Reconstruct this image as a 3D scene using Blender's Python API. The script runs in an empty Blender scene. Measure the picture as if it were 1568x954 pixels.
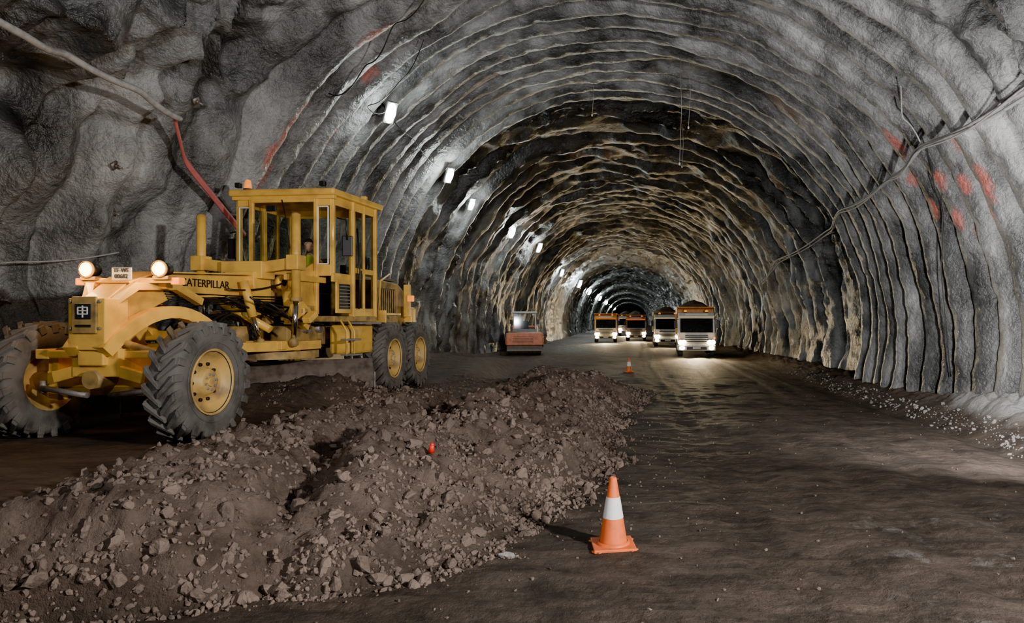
import bpy, bmesh, math, random
import numpy as np
from mathutils import Vector, Matrix, Euler
random.seed(7); rng=np.random.RandomState(11)
PI=math.pi
S=bpy.context.scene
COL=S.collection

# ------------------------------------------------------------------ noise
_perm=rng.permutation(256); _perm=np.concatenate([_perm,_perm,_perm])
_g=rng.normal(size=(256,3)); _g/=np.linalg.norm(_g,axis=1)[:,None]
def pn(x,y,z=0.0):
    x,y,z=np.broadcast_arrays(np.asarray(x,float),np.asarray(y,float),np.asarray(z,float))
    xi=np.floor(x).astype(int); yi=np.floor(y).astype(int); zi=np.floor(z).astype(int)
    xf=x-xi; yf=y-yi; zf=z-zi
    u=xf*xf*xf*(xf*(xf*6-15)+10); v=yf*yf*yf*(yf*(yf*6-15)+10); w=zf*zf*zf*(zf*(zf*6-15)+10)
    def gr(a,b,c):
        h=_perm[_perm[_perm[(xi+a)&255]+((yi+b)&255)]+((zi+c)&255)]
        g=_g[h]
        return g[...,0]*(xf-a)+g[...,1]*(yf-b)+g[...,2]*(zf-c)
    def L(a,b,t): return a+t*(b-a)
    return 1.6*L(L(L(gr(0,0,0),gr(1,0,0),u),L(gr(0,1,0),gr(1,1,0),u),v),
             L(L(gr(0,0,1),gr(1,0,1),u),L(gr(0,1,1),gr(1,1,1),u),v),w)
def fbm(x,y,z=0.0,o=4):
    s=0;a=1
    for i in range(o):
        s=s+a*pn(x*2**i+i*7.3,y*2**i+i*3.1,np.asarray(z)*2**i+i*5.7); a*=.5
    return s
def sm(a,b,t):
    t=np.clip((np.asarray(t,float)-a)/(b-a),0,1); return t*t*(3-2*t)

# ------------------------------------------------------------------ materials
MATS={}
def nt(name):
    m=bpy.data.materials.new(name); m.use_nodes=True
    n=m.node_tree; return m,n,n.nodes['Principled BSDF']
def mat(name,col,rough=.5,metal=0,var=.15,scale=6,bump=0.0,bscale=40,dirt=None,emit=None,estr=0,coat=0):
    if name in MATS: return MATS[name]
    m,n,b=nt(name)
    tc=n.nodes.new('ShaderNodeTexCoord')
    nz=n.nodes.new('ShaderNodeTexNoise'); nz.inputs['Scale'].default_value=scale; nz.inputs['Detail'].default_value=5
    n.links.new(tc.outputs['Object'],nz.inputs['Vector'])
    cr=n.nodes.new('ShaderNodeValToRGB')
    c=Vector(col)
    lo=c*(1-var); hi=c*(1+var*.6)
    if dirt: lo=Vector(dirt)
    cr.color_ramp.elements[0].color=(*lo,1); cr.color_ramp.elements[1].color=(*hi,1)
    cr.color_ramp.elements[0].position=.33 if not dirt else .30; cr.color_ramp.elements[1].position=.62 if not dirt else .55
    n.links.new(nz.outputs['Fac'],cr.inputs['Fac']); n.links.new(cr.outputs['Color'],b.inputs['Base Color'])
    b.inputs['Roughness'].default_value=rough; b.inputs['Metallic'].default_value=metal
    if coat: b.inputs['Coat Weight'].default_value=coat
    if bump:
        n2=n.nodes.new('ShaderNodeTexNoise'); n2.inputs['Scale'].default_value=bscale; n2.inputs['Detail'].default_value=4
        n.links.new(tc.outputs['Object'],n2.inputs['Vector'])
        bp=n.nodes.new('ShaderNodeBump'); bp.inputs['Strength'].default_value=bump; bp.inputs['Distance'].default_value=.02
        n.links.new(n2.outputs['Fac'],bp.inputs['Height']); n.links.new(bp.outputs['Normal'],b.inputs['Normal'])
    if emit:
        b.inputs['Emission Color'].default_value=(*emit,1); b.inputs['Emission Strength'].default_value=estr
    MATS[name]=m; return m
YEL=mat('yellow_paint',(.78,.455,.075),.42,var=.12,scale=3,dirt=(.50,.285,.06),coat=.2)
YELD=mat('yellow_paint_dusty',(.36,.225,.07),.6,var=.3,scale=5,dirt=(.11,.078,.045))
RUB=mat('tyre_rubber',(.105,.096,.088),.85,var=.4,scale=4,bump=.25,dirt=(.050,.045,.041))
BLK=mat('black_plastic',(.018,.018,.018),.45,var=.3)
STEEL=mat('worn_steel',(.26,.23,.21),.55,metal=.6,var=.4,bump=.2,dirt=(.10,.075,.06))
BLADE=mat('shadowed_blade_steel',(.11,.085,.07),.75,metal=.2,var=.4,bump=.3,dirt=(.05,.038,.03))
CHR=mat('chrome_rod',(.8,.8,.8),.15,metal=1,var=.05)
GREY=mat('grey_metal',(.25,.25,.25),.5,metal=.4)
WHT=mat('white_paint',(.75,.75,.72),.4,var=.1)
ORG=mat('orange_paint',(.80,.33,.06),.45,var=.2)
REDO=mat('red_orange_paint',(.85,.27,.15),.5,var=.2)
RED=mat('red_plastic',(.7,.03,.02),.4)
AMB=mat('amber_lens',(.9,.25,.02),.3,emit=(1,.3,.03),estr=1.2)
WARM=mat('headlight_warm',(1,.7,.35),.3,emit=(1,.50,.12),estr=24)
HEAD=mat('headlight_white',(1,.9,.7),.3,emit=(1,.74,.38),estr=160)
LAMP=mat('tunnel_lamp_lens',(1,1,1),.3,emit=(.88,1,.96),estr=40)
CABIN=mat('cab_interior',(.06,.05,.05),.8)
DIRTL=mat('soil_load',(.16,.11,.08),.95,var=.4,bump=.8,bscale=12)
TEXT=mat('lettering_black',(.02,.02,.02),.5)
ZINC=mat('hose_grey',(.32,.31,.30),.5,var=.25,scale=12)
CONEO=mat('cone_orange',(.85,.16,.03),.5,var=.1,scale=14,dirt=(.62,.15,.05))
CONEW=mat('cone_white',(.85,.85,.85),.4,var=.08)
# glass
g,n,b=nt('cab_glass')
n.nodes.remove(b); out=n.nodes['Material Output']
tr=n.nodes.new('ShaderNodeBsdfTransparent'); tr.inputs[0].default_value=(.80,.84,.82,1)
gl=n.nodes.new('ShaderNodeBsdfGlossy'); gl.inputs['Roughness'].default_value=.05
gl.inputs['Color'].default_value=(.8,.85,.85,1)
fr=n.nodes.new('ShaderNodeFresnel'); mx=n.nodes.new('ShaderNodeMixShader')
n.links.new(fr.outputs[0],mx.inputs[0]); n.links.new(tr.outputs[0],mx.inputs[1]); n.links.new(gl.outputs[0],mx.inputs[2]); n.links.new(mx.outputs[0],out.inputs[0])
GLASS=g
DGL=mat('windscreen_dark',(.012,.014,.016),.08,var=.1)

def shotcrete():
    m,n,b=nt('shotcrete'); N=n.nodes; K=n.links
    geo=N.new('ShaderNodeNewGeometry')
    n1=N.new('ShaderNodeTexNoise'); n1.inputs['Scale'].default_value=.55; n1.inputs['Detail'].default_value=6; n1.inputs['Roughness'].default_value=.65
    K.new(geo.outputs['Position'],n1.inputs['Vector'])
    cr=N.new('ShaderNodeValToRGB'); e=cr.color_ramp.elements
    e[0].position=.38; e[0].color=(.085,.086,.088,1); e[1].position=.66; e[1].color=(.41,.413,.415,1)
    K.new(n1.outputs['Fac'],cr.inputs['Fac'])
    mp=N.new('ShaderNodeMapping'); mp.inputs['Scale'].default_value=(1.2,1.6,.22)
    K.new(geo.outputs['Position'],mp.inputs['Vector'])
    n3=N.new('ShaderNodeTexNoise'); n3.inputs['Scale'].default_value=1.4; n3.inputs['Detail'].default_value=5
    K.new(mp.outputs[0],n3.inputs['Vector'])
    cr3=N.new('ShaderNodeValToRGB'); e=cr3.color_ramp.elements
    e[0].position=.37; e[0].color=(.34,.335,.33,1); e[1].position=.6; e[1].color=(1,1,1,1)
    K.new(n3.outputs['Fac'],cr3.inputs['Fac'])
    mu=N.new('ShaderNodeMix'); mu.data_type='RGBA'; mu.blend_type='MULTIPLY'; mu.inputs[0].default_value=1
    K.new(cr.outputs[0],mu.inputs[6]); K.new(cr3.outputs[0],mu.inputs[7])
    a2=N.new('ShaderNodeAttribute'); a2.attribute_name='rock_shade'
    mr=N.new('ShaderNodeMix'); mr.data_type='RGBA'; mr.blend_type='MULTIPLY'
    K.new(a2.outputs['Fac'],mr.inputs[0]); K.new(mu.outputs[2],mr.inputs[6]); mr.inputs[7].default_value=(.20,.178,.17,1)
    a=N.new('ShaderNodeAttribute'); a.attribute_name='spray'
    n4=N.new('ShaderNodeTexNoise'); n4.inputs['Scale'].default_value=6; n4.inputs['Detail'].default_value=5; n4.inputs['Roughness'].default_value=.7
    K.new(geo.outputs['Position'],n4.inputs['Vector'])
    mm=N.new('ShaderNodeMath'); mm.operation='MULTIPLY'; K.new(a.outputs['Fac'],mm.inputs[0]); K.new(n4.outputs['Fac'],mm.inputs[1])
    mq=N.new('ShaderNodeMapRange'); mq.inputs[1].default_value=.20; mq.inputs[2].default_value=.44; mq.inputs[4].default_value=.8
    K.new(mm.outputs[0],mq.inputs[0])
    m2=N.new('ShaderNodeMix'); m2.data_type='RGBA'
    K.new(mq.outputs[0],m2.inputs[0]); K.new(mr.outputs[2],m2.inputs[6]); m2.inputs[7].default_value=(.46,.12,.09,1)
    a5=N.new('ShaderNodeAttribute'); a5.attribute_name='rust'
    m5=N.new('ShaderNodeMix'); m5.data_type='RGBA'
    K.new(a5.outputs['Fac'],m5.inputs[0]); K.new(m2.outputs[2],m5.inputs[6]); m5.inputs[7].default_value=(.26,.13,.07,1)
    K.new(m5.outputs[2],b.inputs['Base Color'])
    b.inputs['Roughness'].default_value=.36; b.inputs['Specular IOR Level'].default_value=.6
    nb=N.new('ShaderNodeTexNoise'); nb.inputs['Scale'].default_value=11; nb.inputs['Detail'].default_value=4; nb.inputs['Roughness'].default_value=.6
    K.new(geo.outputs['Position'],nb.inputs['Vector'])
    bp=N.new('ShaderNodeBump'); bp.inputs['Strength'].default_value=1; bp.inputs['Distance'].default_value=.06
    K.new(nb.outputs['Fac'],bp.inputs['Height']); K.new(bp.outputs[0],b.inputs['Normal'])
    return m
SHOT=shotcrete()
def soil():
    m,n,b=nt('soil'); N=n.nodes; K=n.links
    geo=N.new('ShaderNodeNewGeometry')
    def noise(sc,det=6,r=.6,map=None):
        x=N.new('ShaderNodeTexNoise'); x.inputs['Scale'].default_value=sc; x.inputs['Detail'].default_value=det; x.inputs['Roughness'].default_value=r
        if map:
            mp=N.new('ShaderNodeMapping'); mp.inputs['Scale'].default_value=map; K.new(geo.outputs['Position'],mp.inputs['Vector']); K.new(mp.outputs[0],x.inputs['Vector'])
        else: K.new(geo.outputs['Position'],x.inputs['Vector'])
        return x
    def ramp(x,p0,c0,p1,c1):
        cr=N.new('ShaderNodeValToRGB'); e=cr.color_ramp.elements; e[0].position=p0; e[0].color=(*c0,1); e[1].position=p1; e[1].color=(*c1,1)
        K.new(x,cr.inputs['Fac']); return cr.outputs[0]
    road=ramp(noise(1.3,9,.76,(1.0,1.8,1)).outputs['Fac'],.38,(.028,.020,.015),.66,(.125,.094,.074))
    pile=ramp(noise(2.6,8,.72).outputs['Fac'],.34,(.075,.052,.041),.66,(.215,.158,.128))
    a=N.new('ShaderNodeAttribute'); a.attribute_name='pile'
    mx=N.new('ShaderNodeMix'); mx.data_type='RGBA'; K.new(a.outputs['Fac'],mx.inputs[0]); K.new(road,mx.inputs[6]); K.new(pile,mx.inputs[7])
    gp=ramp(noise(1.1,9,.75).outputs['Fac'],.56,(0,0,0),.72,(1,1,1))
    a2=N.new('ShaderNodeAttribute'); a2.attribute_name='chalk'
    mm=N.new('ShaderNodeMath'); mm.operation='MULTIPLY'; K.new(gp,mm.inputs[0]); K.new(a2.outputs['Fac'],mm.inputs[1])
    m3=N.new('ShaderNodeMix'); m3.data_type='RGBA'; K.new(mm.outputs[0],m3.inputs[0]); K.new(mx.outputs[2],m3.inputs[6]); m3.inputs[7].default_value=(.28,.27,.26,1)
    a4=N.new('ShaderNodeAttribute'); a4.attribute_name='rebound'
    m6=N.new('ShaderNodeMix'); m6.data_type='RGBA'; K.new(a4.outputs['Fac'],m6.inputs[0]); K.new(m3.outputs[2],m6.inputs[6]); m6.inputs[7].default_value=(.40,.39,.38,1)
    K.new(m6.outputs[2],b.inputs['Base Color'])
    ro=N.new('ShaderNodeMapRange'); K.new(a.outputs['Fac'],ro.inputs[0]); ro.inputs[3].default_value=.68; ro.inputs[4].default_value=.95
    K.new(ro.outputs[0],b.inputs['Roughness'])
    b.inputs['Specular IOR Level'].default_value=.35
    nb=noise(14,6,.72)
    vo=N.new('ShaderNodeTexVoronoi'); vo.inputs['Scale'].default_value=9; K.new(geo.outputs['Position'],vo.inputs['Vector'])
    ad=N.new('ShaderNodeMath'); ad.operation='MULTIPLY_ADD'; K.new(vo.outputs['Distance'],ad.inputs[0]); ad.inputs[1].default_value=-.35; K.new(nb.outputs['Fac'],ad.inputs[2])
    bp=N.new('ShaderNodeBump'); bp.inputs['Distance'].default_value=.065
    st=N.new('ShaderNodeMapRange'); K.new(a.outputs['Fac'],st.inputs[0]); st.inputs[3].default_value=.85; st.inputs[4].default_value=1.0
    K.new(st.outputs[0],bp.inputs['Strength'])
    K.new(ad.outputs[0],bp.inputs['Height'])
    K.new(bp.outputs[0],b.inputs['Normal'])
    return m
SOIL=soil()
ROCK=mat('clod_rock',(.170,.125,.102),.95,var=.45,scale=1.7,bump=.8,bscale=30)
ROCKG=mat('shotcrete_rebound',(.26,.25,.24),.95,var=.35,scale=1.7,bump=.8,bscale=30)

# ------------------------------------------------------------------ tunnel lining
CZ=1.5
def leftn(phi): return sm(.25,-.65,np.cos(phi))
def rad(phi,D):
    """inner radius of the bore at angle phi (rad) and station D"""
    phi=np.asarray(phi,float); D=np.asarray(D,float)
    lf=leftn(phi); Dq=D-1.1*lf
    left=sm(.1,-.5,np.cos(phi)); a=phi*3
    near=1-sm(9.7,11.5,Dq+.25*pn(a,3.3))
    R=7.34+.60*lf*(1-near)+near*(.55+1.0*left)
    far=sm(20.5,20.9,Dq+.25*pn(phi*4,9.1)); far2=sm(30,34,Dq); far3=sm(46,47,Dq)
    R=R+far*.50-far2*.35-far3*.45
    Dw=Dq+.24*pn(phi*2.0,D*.25,1.5)+.05*pn(phi*6,D*.8,4.2)
    SP=.74
    cell=np.floor(Dw/SP); u=(Dw/SP-cell)*2-1
    big=1+.28*np.sin(cell*12.9+phi*1.5)+.15*pn(phi*5,cell*3.7,2)
    rb=(.75*np.sqrt(np.clip(1-u*u,0,1))+.25*np.abs(np.sin(PI*Dw/SP)))*big
    patch=np.exp(-((((phi-1.27)*7/1.9)**2+((D-17.6-.25*np.sin((phi-1.27)*4))/.62)**2))**2)
    amp=(1-near)*(1-far)*(.37+.12*pn(phi*3,D*.6,8))
    R=R-amp*(rb*(1-patch)+.15*patch)
    rb2=np.abs(np.sin(PI*Dw/1.3))**.9
    R=R-far*(.24+.20*pn(phi*3,D*.4,2.2))*rb2*sm(22,26,D)
    fold=1-np.abs(pn(D*1.05+.8*pn(phi*3,D*.5,3),phi*1.6,5.5))*2
    R=R-far*.32*fold*(1-.5*far2)
    R=R+far*(.14*fbm(D*.7,phi*6,1.1,3))
    x=np.cos(phi)*7.5; z=np.sin(phi)*7.5
    l1=pn(x*.42+.3*pn(x,D,z),D*.42,z*.42); l2=fbm(x*.9+4,D*.9,z*.9,3)
    up=sm(.25,.65,np.sin(phi))
    R=R+near*(.80*l1-.38*up*(1-2*np.abs(l2))+.18*l2)
    R=R-near*.36*np.abs(pn(D*1.5,z*.30,x*.3))*2*sm(.95,.5,np.sin(phi))
    R=R+near*.10*fbm(x*1.8,D*1.8,z*1.8,3)
    R=R+.035*fbm(x*2.6,D*2.6,z*2.6,3)
    dd=((phi-math.radians(156))*8.4/.42)**2+((D-9.1)/.36)**2
    R=R+.95*np.exp(-dd**1.5)
    return np.maximum(R,6.2)
def lin(phi_deg,D,off=0.0):
    p=math.radians(phi_deg); r=float(rad(p,D))-off
    return Vector((math.cos(p)*r,D,CZ+math.sin(p)*r))
def axis_steps(segs):
    o=[]
    for a,b,s in segs: o+=list(np.arange(a,b,s))
    return np.array(o+[segs[-1][1]])
Ds=axis_steps([(-12,5,.35),(5,8,.08),(8,22.5,.042),(22.5,60,.13),(60,330,.7)])
PH=np.radians(np.linspace(-16,196,400))
P,DD=np.meshgrid(PH,Ds)
RR=rad(P,DD)
XX=np.cos(P)*RR; ZZ=CZ+np.sin(P)*RR
V=np.stack([XX,DD,ZZ],-1)
du=np.gradient(V,axis=1); dv=np.gradient(V,axis=0)
NRM=np.cross(du,dv); NRM/=np.linalg.norm(NRM,axis=-1)[...,None]
cen=np.stack([-np.cos(P),0*P,-np.sin(P)],-1)
NRM*=np.sign((NRM*cen).sum(-1))[...,None]
spots=[(37,14.3,.5),(35,14.6,.35),(21,13.6,.3),(24,14.4,.3),(25,12.2,.5),(15,14.7,.4),(20,12.4,.35),(148,12.7,.6),(140,12.9,.4),(145,14.3,.3),(155,13.0,.4),(129,12.7,.55),
       (150,13.7,.35),(134,13.9,.3),(32,12.6,.35),(12,13.2,.4),(28,16.0,.3),(158,13.9,.35),(152,12.6,.35),(144,12.8,.35),(28,13.6,.3),(18,13.3,.25),(122,12.8,.35),(26,12.9,.3),(30,14.8,.25)]
spray=np.zeros_like(P)
for ph,d,s in spots:
    p=math.radians(ph)
    spray=np.maximum(spray,np.exp(-(((P-p)*7.2/s)**2+((DD-d)/.15)**2)))
DQ=DD-1.1*leftn(P)
rock_shade=sm(20.3,21.5,DQ)*(1-.92*sm(.80,.45,np.sin(P)))*(1-.85*sm(40,75,DD))  # brown rock tint, with shade of the crown beyond the ribs painted in
rock_shade=np.maximum(rock_shade,.55*(1-sm(9,11,DD))*sm(-.2,.5,pn(XX*.5,DD*.5,ZZ*.5))*sm(.1,.5,np.sin(P)))
rust=.8*np.exp(-(((P-math.radians(100))*7/1.6)**2+((DD-29)/1.0)**2))*sm(-.1,.5,pn(XX*1.5,DD*2,3))
rust=np.maximum(rust,.45*np.exp(-(((P-math.radians(56))*7/.7)**2+((DD-17.3)/.4)**2)))
def grid_obj(name,V,matl,attrs,norm=None,flip=False):
    r,c=V.shape[:2]; me=bpy.data.meshes.new(name)
    idx=np.arange(r*c).reshape(r,c)
    q=np.stack([idx[:-1,:-1],idx[:-1,1:],idx[1:,1:],idx[1:,:-1]],-1).reshape(-1,4)
    if flip: q=q[:,::-1]
    me.vertices.add(r*c); me.vertices.foreach_set('co',V.reshape(-1).astype(np.float32))
    me.loops.add(q.size); me.loops.foreach_set('vertex_index',q.reshape(-1).astype(np.int32))
    me.polygons.add(len(q)); me.polygons.foreach_set('loop_start',(np.arange(len(q))*4).astype(np.int32))
    me.polygons.foreach_set('use_smooth',np.ones(len(q),bool))
    me.update(calc_edges=True)
    for k,a in attrs.items():
        at=me.attributes.new(k,'FLOAT','POINT'); at.data.foreach_set('value',a.reshape(-1).astype(np.float32))
    if norm is not None:
        me.normals_split_custom_set_from_vertices(norm.reshape(-1,3).tolist())
    me.materials.append(matl)
    o=bpy.data.objects.new(name,me); COL.objects.link(o); return o
i1=int(np.argmin(abs(PH-math.radians(38)))); i2=int(np.argmin(abs(PH-math.radians(142))))
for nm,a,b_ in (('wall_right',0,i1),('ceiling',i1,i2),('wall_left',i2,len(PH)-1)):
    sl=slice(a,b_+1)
    grid_obj(nm,V[:,sl],SHOT,{'spray':spray[:,sl],'rock_shade':rock_shade[:,sl],'rust':rust[:,sl]},NRM[:,sl])

# ------------------------------------------------------------------ floor
GH=.575     # level of the placed fill the grader stands on
ty=[-12,2.2,3.0,3.6,4.1,4.5,5.1,5.73,7.6,9.95,13.9,16.5,19,22,400]
tx=[-12,-12,-9.,-6.,-4.4,-3.3,-1.78,-1.2,-.5,-.15,-.2,.35,.75,.2,.2]
def pile_d(x,y):
    return np.interp(y,ty,tx)-x+.28*pn(x*.5,y*1.1,7)+.12*pn(x*2,y*2.4,2)
def ground(x,y,full=False):
    x=np.asarray(x,float); y=np.asarray(y,float)
    d=pile_d(x,y)
    ex=sm(-3.6,-6.2,x)
    A=1-sm(16.0+8*ex,21.5+16*ex,y+.9*pn(x*.6,y*.3,4))
    ins=sm(0,.55,d)*A
    loose=ins*sm(-4.75,-4.15,x)*sm(24,17,y)
    calm=1-.7*sm(11.5,12.8,y)*sm(-2.4,-3.4,x)     # graded strip beside the tandems
    h=GH*sm(-.05,1.5,d)*A
    xc=-3.60+.25*np.sin(y*.7)+.2*pn(y*.6,3,3)
    h=h+.17*np.exp(-((x-xc)/.55)**2)*ins*(1-sm(10.5,12.0,y))
    x2=-2.0+.35*np.sin(y*.55+1)+.3*pn(y*.5,8,8)
    h=h+.24*np.exp(-((x-x2)/.36)**2)*ins*(1-sm(15,17,y))*sm(5,6.5,y)
    x3=-.95+.25*np.sin(y*.8)
    h=h+.14*np.exp(-((x-x3)/.3)**2)*ins*sm(7,9,y)*sm(20,17,y)
    h=h-.20*np.exp(-((x+2.9+.2*np.sin(y))/.24)**2)*ins*sm(20,17,y)
    h=h+calm*loose*(.15*fbm(x*.9,y*.9,1,3)+.10*(1-2*np.abs(pn(x*1.9,y*1.9,3)))+.10*np.abs(pn(x*4.5,y*4.5,6))+.06*np.abs(pn(x*9,y*9,1))+.028*pn(x*17,y*17,4))
    h=h-loose*.07*(calm<.99)*sm(11.5,12.8,y)*sm(-2.4,-3.4,x)
    h=h+(1-loose)*ins*.012*fbm(x*2,y*2,3,3)
    px,py,qx,qy=-4.85,11.6,-5.85,10.4
    L2=(qx-px)**2+(qy-py)**2; t=np.clip(((x-px)*(qx-px)+(y-py)*(qy-py))/L2,0,1)
    dl=np.hypot(x-px-t*(qx-px),y-py-t*(qy-py))
    h=h+(.50-.08*t)*np.exp(-(dl/.42)**2)*(1+.25*pn(x*3,y*3,3)+.12*pn(x*8,y*8,3))
    rd=1-ins
    h=h+rd*(.03*fbm(x*.5,y*.35,5,3)+.012*fbm(x*2.5,y*2.5,2,3))
    rut=np.zeros_like(h); lug=np.zeros_like(h)
    for c,w in ((.9,.2),(1.5,.2),(2.9,.22),(3.9,.2),(4.5,.2),(5.1,.3)):
        q=x-c-.25*np.sin(y*.12+c); g_=np.exp(-(q/w)**4)
        rut=rut+g_; lug=lug+g_*np.sin(y*2*PI/.22+np.abs(q)*14)
    h=h-rd*.035*rut*(.7+.6*pn(x*2,y*.5,1))+rd*.010*lug*sm(-.3,.2,pn(x*.7,y*.5,6))*sm(20,10,y)
    h=h+.03*rd*np.maximum(0,pn(x*1.0,y*3.5,4))*sm(24,12,y)+rd*.025*np.abs(pn(x*.8,y*7,4))*sm(16,9,y)
    bm=sm(5.9,7.0,x+.25*pn(y*.9,1,1))
    h=h+bm*(.22+.16*np.abs(fbm(x*2.2,y*2.2,2,3)))-.10*np.exp(-((x-5.75)/.3)**2)*sm(30,15,y)
    reb=np.exp(-((x-7.0)/.55)**2)*np.exp(-((y-12.6)/2.4)**2)
    h=h+reb*(.30+.12*fbm(x*2,y*2,8,3))
    h=h+sm(-6.9,-7.8,x)*sm(18,22,y)*(.2+.1*fbm(x*2,y*2,2,3))
    if full: return h,ins,loose,bm,reb
    return h
xs=axis_steps([(-11,-5.9,.11),(-5.9,.9,.03),(.9,7.6,.055),(7.6,9.6,.2)])
ys=[-12.0]
while ys[-1]<330:
    y=ys[-1]
    ys.append(y+(.5 if y<2.5 else (.03 if y<9 else max(.034,.0042*y) if y<24 else .012*y)))
ys=np.array(ys)
X,Y=np.meshgrid(xs,ys)
H,ins,loose,bm,reb=ground(X,Y,True)
chalk=np.maximum(sm(1.0,2.5,X)*sm(9.5,5.5,Y)*.85, bm*1.0*sm(24,16,Y))
pil=np.maximum(ins*(.1+.9*sm(-5.2,-4.3,X)),0)
pil=np.maximum(pil,bm*.7)
pil=np.maximum(pil,.75*sm(14,19,Y)*sm(0,-2.5,X)*sm(46,34,Y))
grid_obj('floor',np.stack([X,Y,H],-1),SOIL,{'pile':pil,'chalk':chalk,'rebound':sm(.25,.6,reb+.3*pn(X*2,Y*2,1))*reb**.3})
def gz(x,y): return float(ground(np.array([x]),np.array([y]))[0])
def ico(sub,seed):
    bm=bmesh.new(); bmesh.ops.create_icosphere(bm,subdivisions=sub,radius=1)
    v=np.array([q.co[:] for q in bm.verts]); f=np.array([[q.index for q in p.verts] for p in bm.faces]); bm.free()
    r=1+.6*pn(v[:,0]*1.1+seed*3.7,v[:,1]*1.1,v[:,2]*1.1)+.35*pn(v[:,0]*2.6+seed,v[:,1]*2.6,v[:,2]*2.6)
    v=v*r[:,None]
    rs=np.random.RandomState(seed+5)
    for _ in range(6):
        nrm=rs.normal(size=3); nrm/=np.linalg.norm(nrm); d=v@nrm; lim=.55+.2*rs.rand()
        over=np.clip(d-lim,0,None); v=v-over[:,None]*nrm*.95
    v[:,2]*=.75
    return v,f
def rock_field(name,groups):
    vs=[];fs=[];mi=[];off=0; mats=[]
    for pts,sizes,matl,sub in groups:
        base=[ico(sub,i) for i in range(8)]
        if matl not in mats: mats.append(matl)
        for (x,y,z),s in zip(pts,sizes):
            v,f=base[rng.randint(8)]
            R=np.array(Euler(rng.uniform(0,6.28,3)).to_matrix())
            vv=(v*(s*rng.uniform(.7,1.3,3)))@R.T+np.array([x,y,z+s*.2]); vs.append(vv); fs.append(f+off); off+=len(v); mi+=[mats.index(matl)]*len(f)
    vs=np.concatenate(vs); fs=np.concatenate(fs)
    me=bpy.data.meshes.new(name); me.vertices.add(len(vs)); me.vertices.foreach_set('co',vs.reshape(-1).astype(np.float32))
    me.loops.add(fs.size); me.loops.foreach_set('vertex_index',fs.reshape(-1).astype(np.int32))
    me.polygons.add(len(fs)); me.polygons.foreach_set('loop_start',(np.arange(len(fs))*3).astype(np.int32))
    me.polygons.foreach_set('use_smooth',np.zeros(len(fs),bool))
    me.polygons.foreach_set('material_index',np.array(mi,dtype=np.int32)); me.update(calc_edges=True)
    for m in mats: me.materials.append(m)
    o=bpy.data.objects.new(name,me); COL.objects.link(o); return o
def scatter(n,smin,smax,pw,cond,xr=(-5.6,1.2),yr=(3.8,19)):
    out=[];sz=[]
    while len(out)<n:
        m=4000; x=rng.uniform(*xr,m); y=yr[0]+(yr[1]-yr[0])*rng.uniform(0,1,m)**1.5
        k=cond(x,y)>rng.uniform(0,1,m); x=x[k];y=y[k]; z=ground(x,y)
        s=smin+(smax-smin)*rng.uniform(0,1,len(x))**pw
        out+=list(zip(x,y,z)); sz+=list(s)
    return out[:n],sz[:n]
def cpile(x,y):
    d=pile_d(x,y); A=1-sm(16,20,y)
    toe=np.exp(-((d-.25)/.55)**2); cl=sm(-.35,.45,pn(x*1.3,y*1.3,9))
    dl=np.abs((x+4.85)*.77-(y-11.6)*.64)
    ok=(x>-4.55)|((dl<.45)&(y>10.2)&(y<12))
    return A*(d>-.12)*ok*(.15+.35*cl+.5*toe)*(1-.7*sm(11.5,12.8,y)*sm(-2.4,-3.4,x))*(np.hypot(x+1.95,y-6.7)>.12)
def croad(x,y):
    d=pile_d(x,y); return (d<0)*np.exp(d/.5)*.8*(np.hypot(x+.15,y-6)>.4)+(d<0)*.03*(np.hypot(x+.15,y-6)>.4)
def cberm(x,y): return sm(5.7,6.2,x)*(x<6.5)*1.0
p1,s1=scatter(15000,.007,.036,2,cpile); p2,s2=scatter(1500,.025,.08,3,cpile)
p3,s3=scatter(900,.005,.022,2,croad,xr=(-4,6)); p4,s4=scatter(800,.012,.05,3,cberm,xr=(5.6,6.5),yr=(9,26))
rock_field('loose_soil_stones',[(p1+p3,s1+s3,ROCK,1),(p2,s2,ROCK,2),(p4,s4,ROCKG,1),([(-1.03,5.75,0.0)],[.065],ROCKG,2)])

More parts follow.
